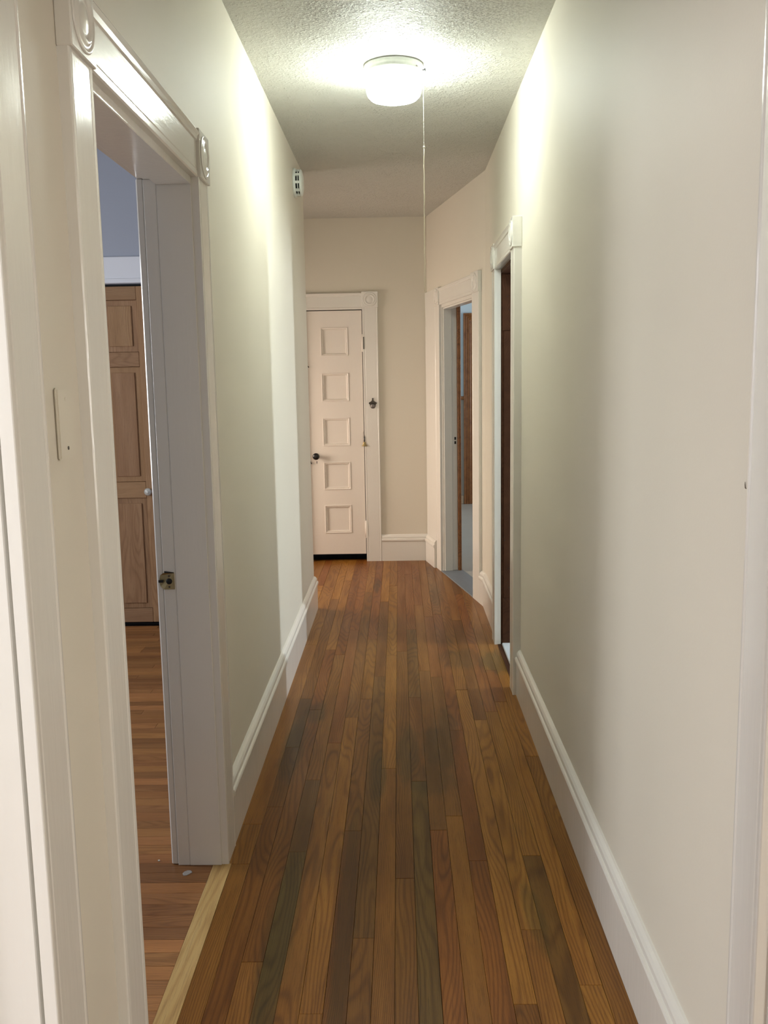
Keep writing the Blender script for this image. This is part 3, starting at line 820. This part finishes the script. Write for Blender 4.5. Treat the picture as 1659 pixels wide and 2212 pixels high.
window(1, lambda a, o, z: (HX + o, a, z), -0.4, 0.9, 0.75, 2.25)
window(6, lambda a, o, z: (a, -1.2 + o, z), -3.05, -2.05, 0.75, 2.25)  # added with its light for the near left jamb
window(8, lambda a, o, z: (a, -1.2 + o, z), 2.80, 3.36, 0.75, 2.25)  # added with its light for the left wall
window(7, lambda a, o, z: (a, BK + o, z), -0.40, 0.40, 0.85, 2.25)  # added around the fill light behind the camera
window(2, lambda a, o, z: (HX + o, a, z), 2.8, 3.8, 0.85, 2.25)
window(3, lambda a, o, z: (3.8 - o, a, z), 4.44, 4.88, 0.8, 2.1)
window(4, lambda a, o, z: (4.0 - o, a, z), 8.6, 9.8, 0.9, 2.2)
window(5, lambda a, o, z: (-2.46 + o, a, z), 6.25, 7.25, 0.7, 1.9)  # added opening that carries the warm alcove light

# ------------------------------------------------------------------ ceiling light with its pull chain
LX, LY = -0.001, 3.995
lamp = empty('ceiling_light', (LX, LY, H), None, 'white drum ceiling light glowing on the stippled hall ceiling with a long pull cord', 'light')
pl = lambda a, b2, h: (LX + a, LY + b2, H + h)
Mesh().lathe([(0.118, 0.0), (0.1215, -0.002), (0.1225, -0.010), (0.1205, -0.014), (0.1215, -0.018), (0.1195, -0.030), (0.117, -0.036), (0.108, -0.037)], pl, 56).build('base_pan', M_PAN, lamp)
gl = Mesh()
gl.lathe([(0.1130, -0.0365), (0.1150, -0.050), (0.1155, -0.078), (0.1140, -0.098), (0.1085, -0.117), (0.0960, -0.130), (0.0720, -0.137), (0.0350, -0.139), (0.004, -0.139)], pl, 56)
gl.build('glass_shade', M_GLOW, lamp, origin=(LX, LY, H - 0.09))
for ang in (-9, 60, 112):
    t = math.radians(ang)
    sx, sy = math.cos(t), math.sin(t)
    Mesh().tube([(LX + sx * 0.116, LY + sy * 0.116, H - 0.026), (LX + sx * 0.128, LY + sy * 0.128, H - 0.026)], 0.0028, 8) \
        .tube([(LX + sx * 0.126, LY + sy * 0.126, H - 0.026), (LX + sx * 0.133, LY + sy * 0.133, H - 0.026)], 0.0065, 10).build('thumb_screw', M_SCREW, lamp)
t = math.radians(-40)
Mesh().ball((LX + 0.1205 * math.cos(t), LY + 0.1205 * math.sin(t), H - 0.028), 0.004).build('screw', M_BRONZE, lamp)
cx, cy = 0.1195, LY - 0.03
ch = Mesh()
z = H - 0.032
while z > 2.452:
    ch.ball((cx, cy, z), 0.0013, 6, 4); z -= 0.0046
ch.tube([(cx, cy, H - 0.03), (cx, cy, 2.452)], 0.0004, 5)
ch.build('pull_chain', M_CHAIN, lamp)
Mesh().ball((cx + 0.0005, cy, 2.446), 0.0042, 8, 6, (1, 1, 1.3)).build('chain_coupling', M_CHAIN, lamp)
pts = [(cx + 0.0008 * math.sin(i * 1.7) - 0.0012 * i / 12, cy, 2.444 - i * (2.444 - 1.865) / 24) for i in range(25)]
Mesh().tube(pts, 0.0017, 7).build('pull_cord', M_CORD, lamp)
e = pts[-1]
Mesh().tube([e, (e[0] - 0.0015, cy, 1.80), (e[0] - 0.001, cy, 1.765), (e[0] + 0.002, cy, 1.735), (e[0] + 0.0025, cy, 1.72)], 0.0006, 5).build('frayed_end', M_CORD, lamp)

# ------------------------------------------------------------------ smoke detector on the left wall
sm = empty('smoke_detector', (XL, 5.42, 2.614), None, 'round white smoke detector with black vents high on the left wall', 'smoke detector')
ps = lambda a, b2, h: (XL + h, 5.42 + a, 2.614 + b2)
Mesh().lathe([(0.080, 0.0), (0.080, 0.010), (0.076, 0.014), (0.060, 0.014)], ps, 40).build('base_plate', M_PLASTIC, sm)
Mesh().lathe([(0.064, 0.010), (0.064, 0.036)], ps, 32).build('vent_chamber', M_PLASTICG, sm)
Mesh().lathe([(0.060, 0.0245), (0.0735, 0.0245), (0.0735, 0.028), (0.060, 0.028)], ps, 40).build('vent_ring', M_PLASTIC, sm)
for k in range(10):
    t0 = 2 * math.pi * (k + 0.05) / 10
    a0, a1 = t0, t0 + 2 * math.pi / 10 * 0.30
    prof = [(0.062 * math.cos(a0), 0.062 * math.sin(a0)), (0.0735 * math.cos(a0), 0.0735 * math.sin(a0)), (0.0735 * math.cos(a1), 0.0735 * math.sin(a1)), (0.062 * math.cos(a1), 0.062 * math.sin(a1))]
    Mesh().prism(prof, 0.012, 0.040, ps).build('vent_rib', M_PLASTIC, sm)
Mesh().lathe([(0.060, 0.036), (0.0740, 0.036), (0.0735, 0.041), (0.066, 0.048), (0.045, 0.053), (0.004, 0.054)], ps, 40).build('cover', M_PLASTIC, sm)

# ------------------------------------------------------------------ painted blank wall plate
wp = empty('wall_plate', (XL, 1.570, 1.435), None, 'painted over blank wall plate between the two left door casings', 'wall plate')
Mesh().box(1.5345, 1.606, 0, 0.0075, 1.374, 1.496, fr_left).build('plate', M_WALL, wp, bevel=0.003, seg=2)
for z in (1.477, 1.393):
    Mesh().lathe([(0.0034, 0.0), (0.0032, 0.0012), (0.0006, 0.0016)], (lambda zz: lambda a, b2, h: fr_left(1.570 + a, 0.0072 + h, zz + b2))(z), 12).build('screw', M_WALL if z > 1.43 else M_BRONZE, wp)

# ------------------------------------------------------------------ bottle opener on the end door casing
bo = empty('bottle_opener', (-0.212, YE - 0.02, 1.305), None, 'small dark bronze bottle opener screwed to the end door casing', 'opener')
fo = lambda u, v, e: (-0.212 + u, YE - 0.017 - e, 1.305 + v)
half = [(0.006, 0.047), (0.0045, 0.036), (0.007, 0.030), (0.013, 0.021), (0.024, 0.016), (0.033, 0.009), (0.0325, 0.003), (0.026, -0.003), (0.0235, -0.012), (0.021, -0.022), (0.016, -0.031), (0.008, -0.037)]
out = half + [(-a, b2) for a, b2 in reversed(half)]
Mesh().prism(out, 0.0, 0.005, fo).build('plate', M_BRONZE, bo, bevel=0.001)
Mesh().prism([(-0.033, 0.006), (-0.022, 0.015), (0, 0.018), (0.022, 0.015), (0.033, 0.006), (0.020, 0.009), (0, 0.0105), (-0.020, 0.009)], 0.004, 0.020, fo).build('cap_lifter', M_BRONZE, bo)
Mesh().ball((-0.212, YE - 0.024, 1.289), 0.0185, 18, 8, (1.0, 0.5, 1.1)).build('cup', plain('dull_pewter', (0.22, 0.20, 0.19), 0.4, 0.6), bo)
Mesh().ball((-0.212, YE - 0.024, 1.345), 0.0068, 12, 6).build('top_knob', M_BRONZE, bo)

# ------------------------------------------------------------------ little brass bell on the door edge
bl = empty('hand_bell', (-0.287, YE - 0.01, 1.02), None, 'tiny brass bell hung by a wire loop at the end door hinge edge', 'bell')
bx, by = -0.2865, YE - 0.020
Mesh().lathe([(0.006, 0.999), (0.010, 0.995), (0.012, 0.985), (0.015, 0.975), (0.023, 0.965), (0.024, 0.962), (0.021, 0.963), (0.012, 0.974), (0.004, 0.990)],
             lambda a, b2, h: (bx + a, by + b2 * 0.62, h), 24, False).build('bell', M_BRASS, bl)
Mesh().lathe([(0.004, 0.996), (0.0048, 1.004), (0.0042, 1.020), (0.0055, 1.036), (0.003, 1.042)], lambda a, b2, h: (bx + a, by + b2, h), 12).build('handle', M_BLACKG, bl)
lp = [(bx - 0.009, by + 0.002, 1.000), (bx - 0.009, by + 0.003, 1.05), (bx - 0.007, by + 0.006, 1.075), (bx - 0.002, by + 0.010, 1.088), (bx + 0.004, by + 0.006, 1.078), (bx + 0.004, by + 0.003, 1.06), (bx + 0.001, by, 1.040)]
Mesh().tube(lp, 0.0013, 6).build('wire_loop', M_WIRE, bl)
Mesh().tube([(bx - 0.002, YE - 0.003, 1.0885), (bx - 0.002, by + 0.004, 1.0885)], 0.002, 8).build('nail', M_WIRE, bl)

# ------------------------------------------------------------------ small loose things
cp = Mesh()
rr = [(0.010, 0.000), (0.016, 0.011), (0.010, 0.019), (0.0, 0.020), (-0.009, 0.012), (-0.012, 0.001), (-0.007, -0.009), (0.003, -0.008)]
cp.prism(rr, 0.0, 0.0025, lambda u, v, e: (-0.677 + u, 2.632 + v, 0.0005 + e))
cm, nt, b = newmat('clear_plastic_chip')
b.inputs['Base Color'].default_value = (0.9, 0.92, 0.92, 1); b.inputs['Roughness'].default_value = 0.15
b.inputs['Transmission Weight'].default_value = 0.75; b.inputs['IOR'].default_value = 1.4
tag(cp.build('plastic_chip', cm, None, origin=(-0.677, 2.632, 0.0005), bevel=0.0006), 'clear plastic chip on the floor beside the left door jamb', 'chip')
g = Mesh().prism([(0.004, 0.0), (0.001, 0.004), (-0.003, 0.002), (-0.002, -0.003)], 0, 0.003, lambda u, v, e: (-0.783 + u, 2.712 + v, 0.0005 + e)).build('paint_flake', M_PLASTIC, None, origin=(-0.783, 2.712, 0.0005))
tag(g, 'white paint flake on the floor boards just inside the left room', 'flake')
nl = Mesh().tube([(XR, 1.479, 1.316), (XR - 0.0015, 1.479, 1.317), (XR - 0.002, 1.4792, 1.322), (XR - 0.0022, 1.4790, 1.327)], [0.0008, 0.0008, 0.0007, 0.0004], 8) \
    .build('nail', M_WIRE, None, origin=(XR, 1.479, 1.32))
tag(nl, 'tiny bent dark nail left in the right wall near the foreground casing', 'nail')
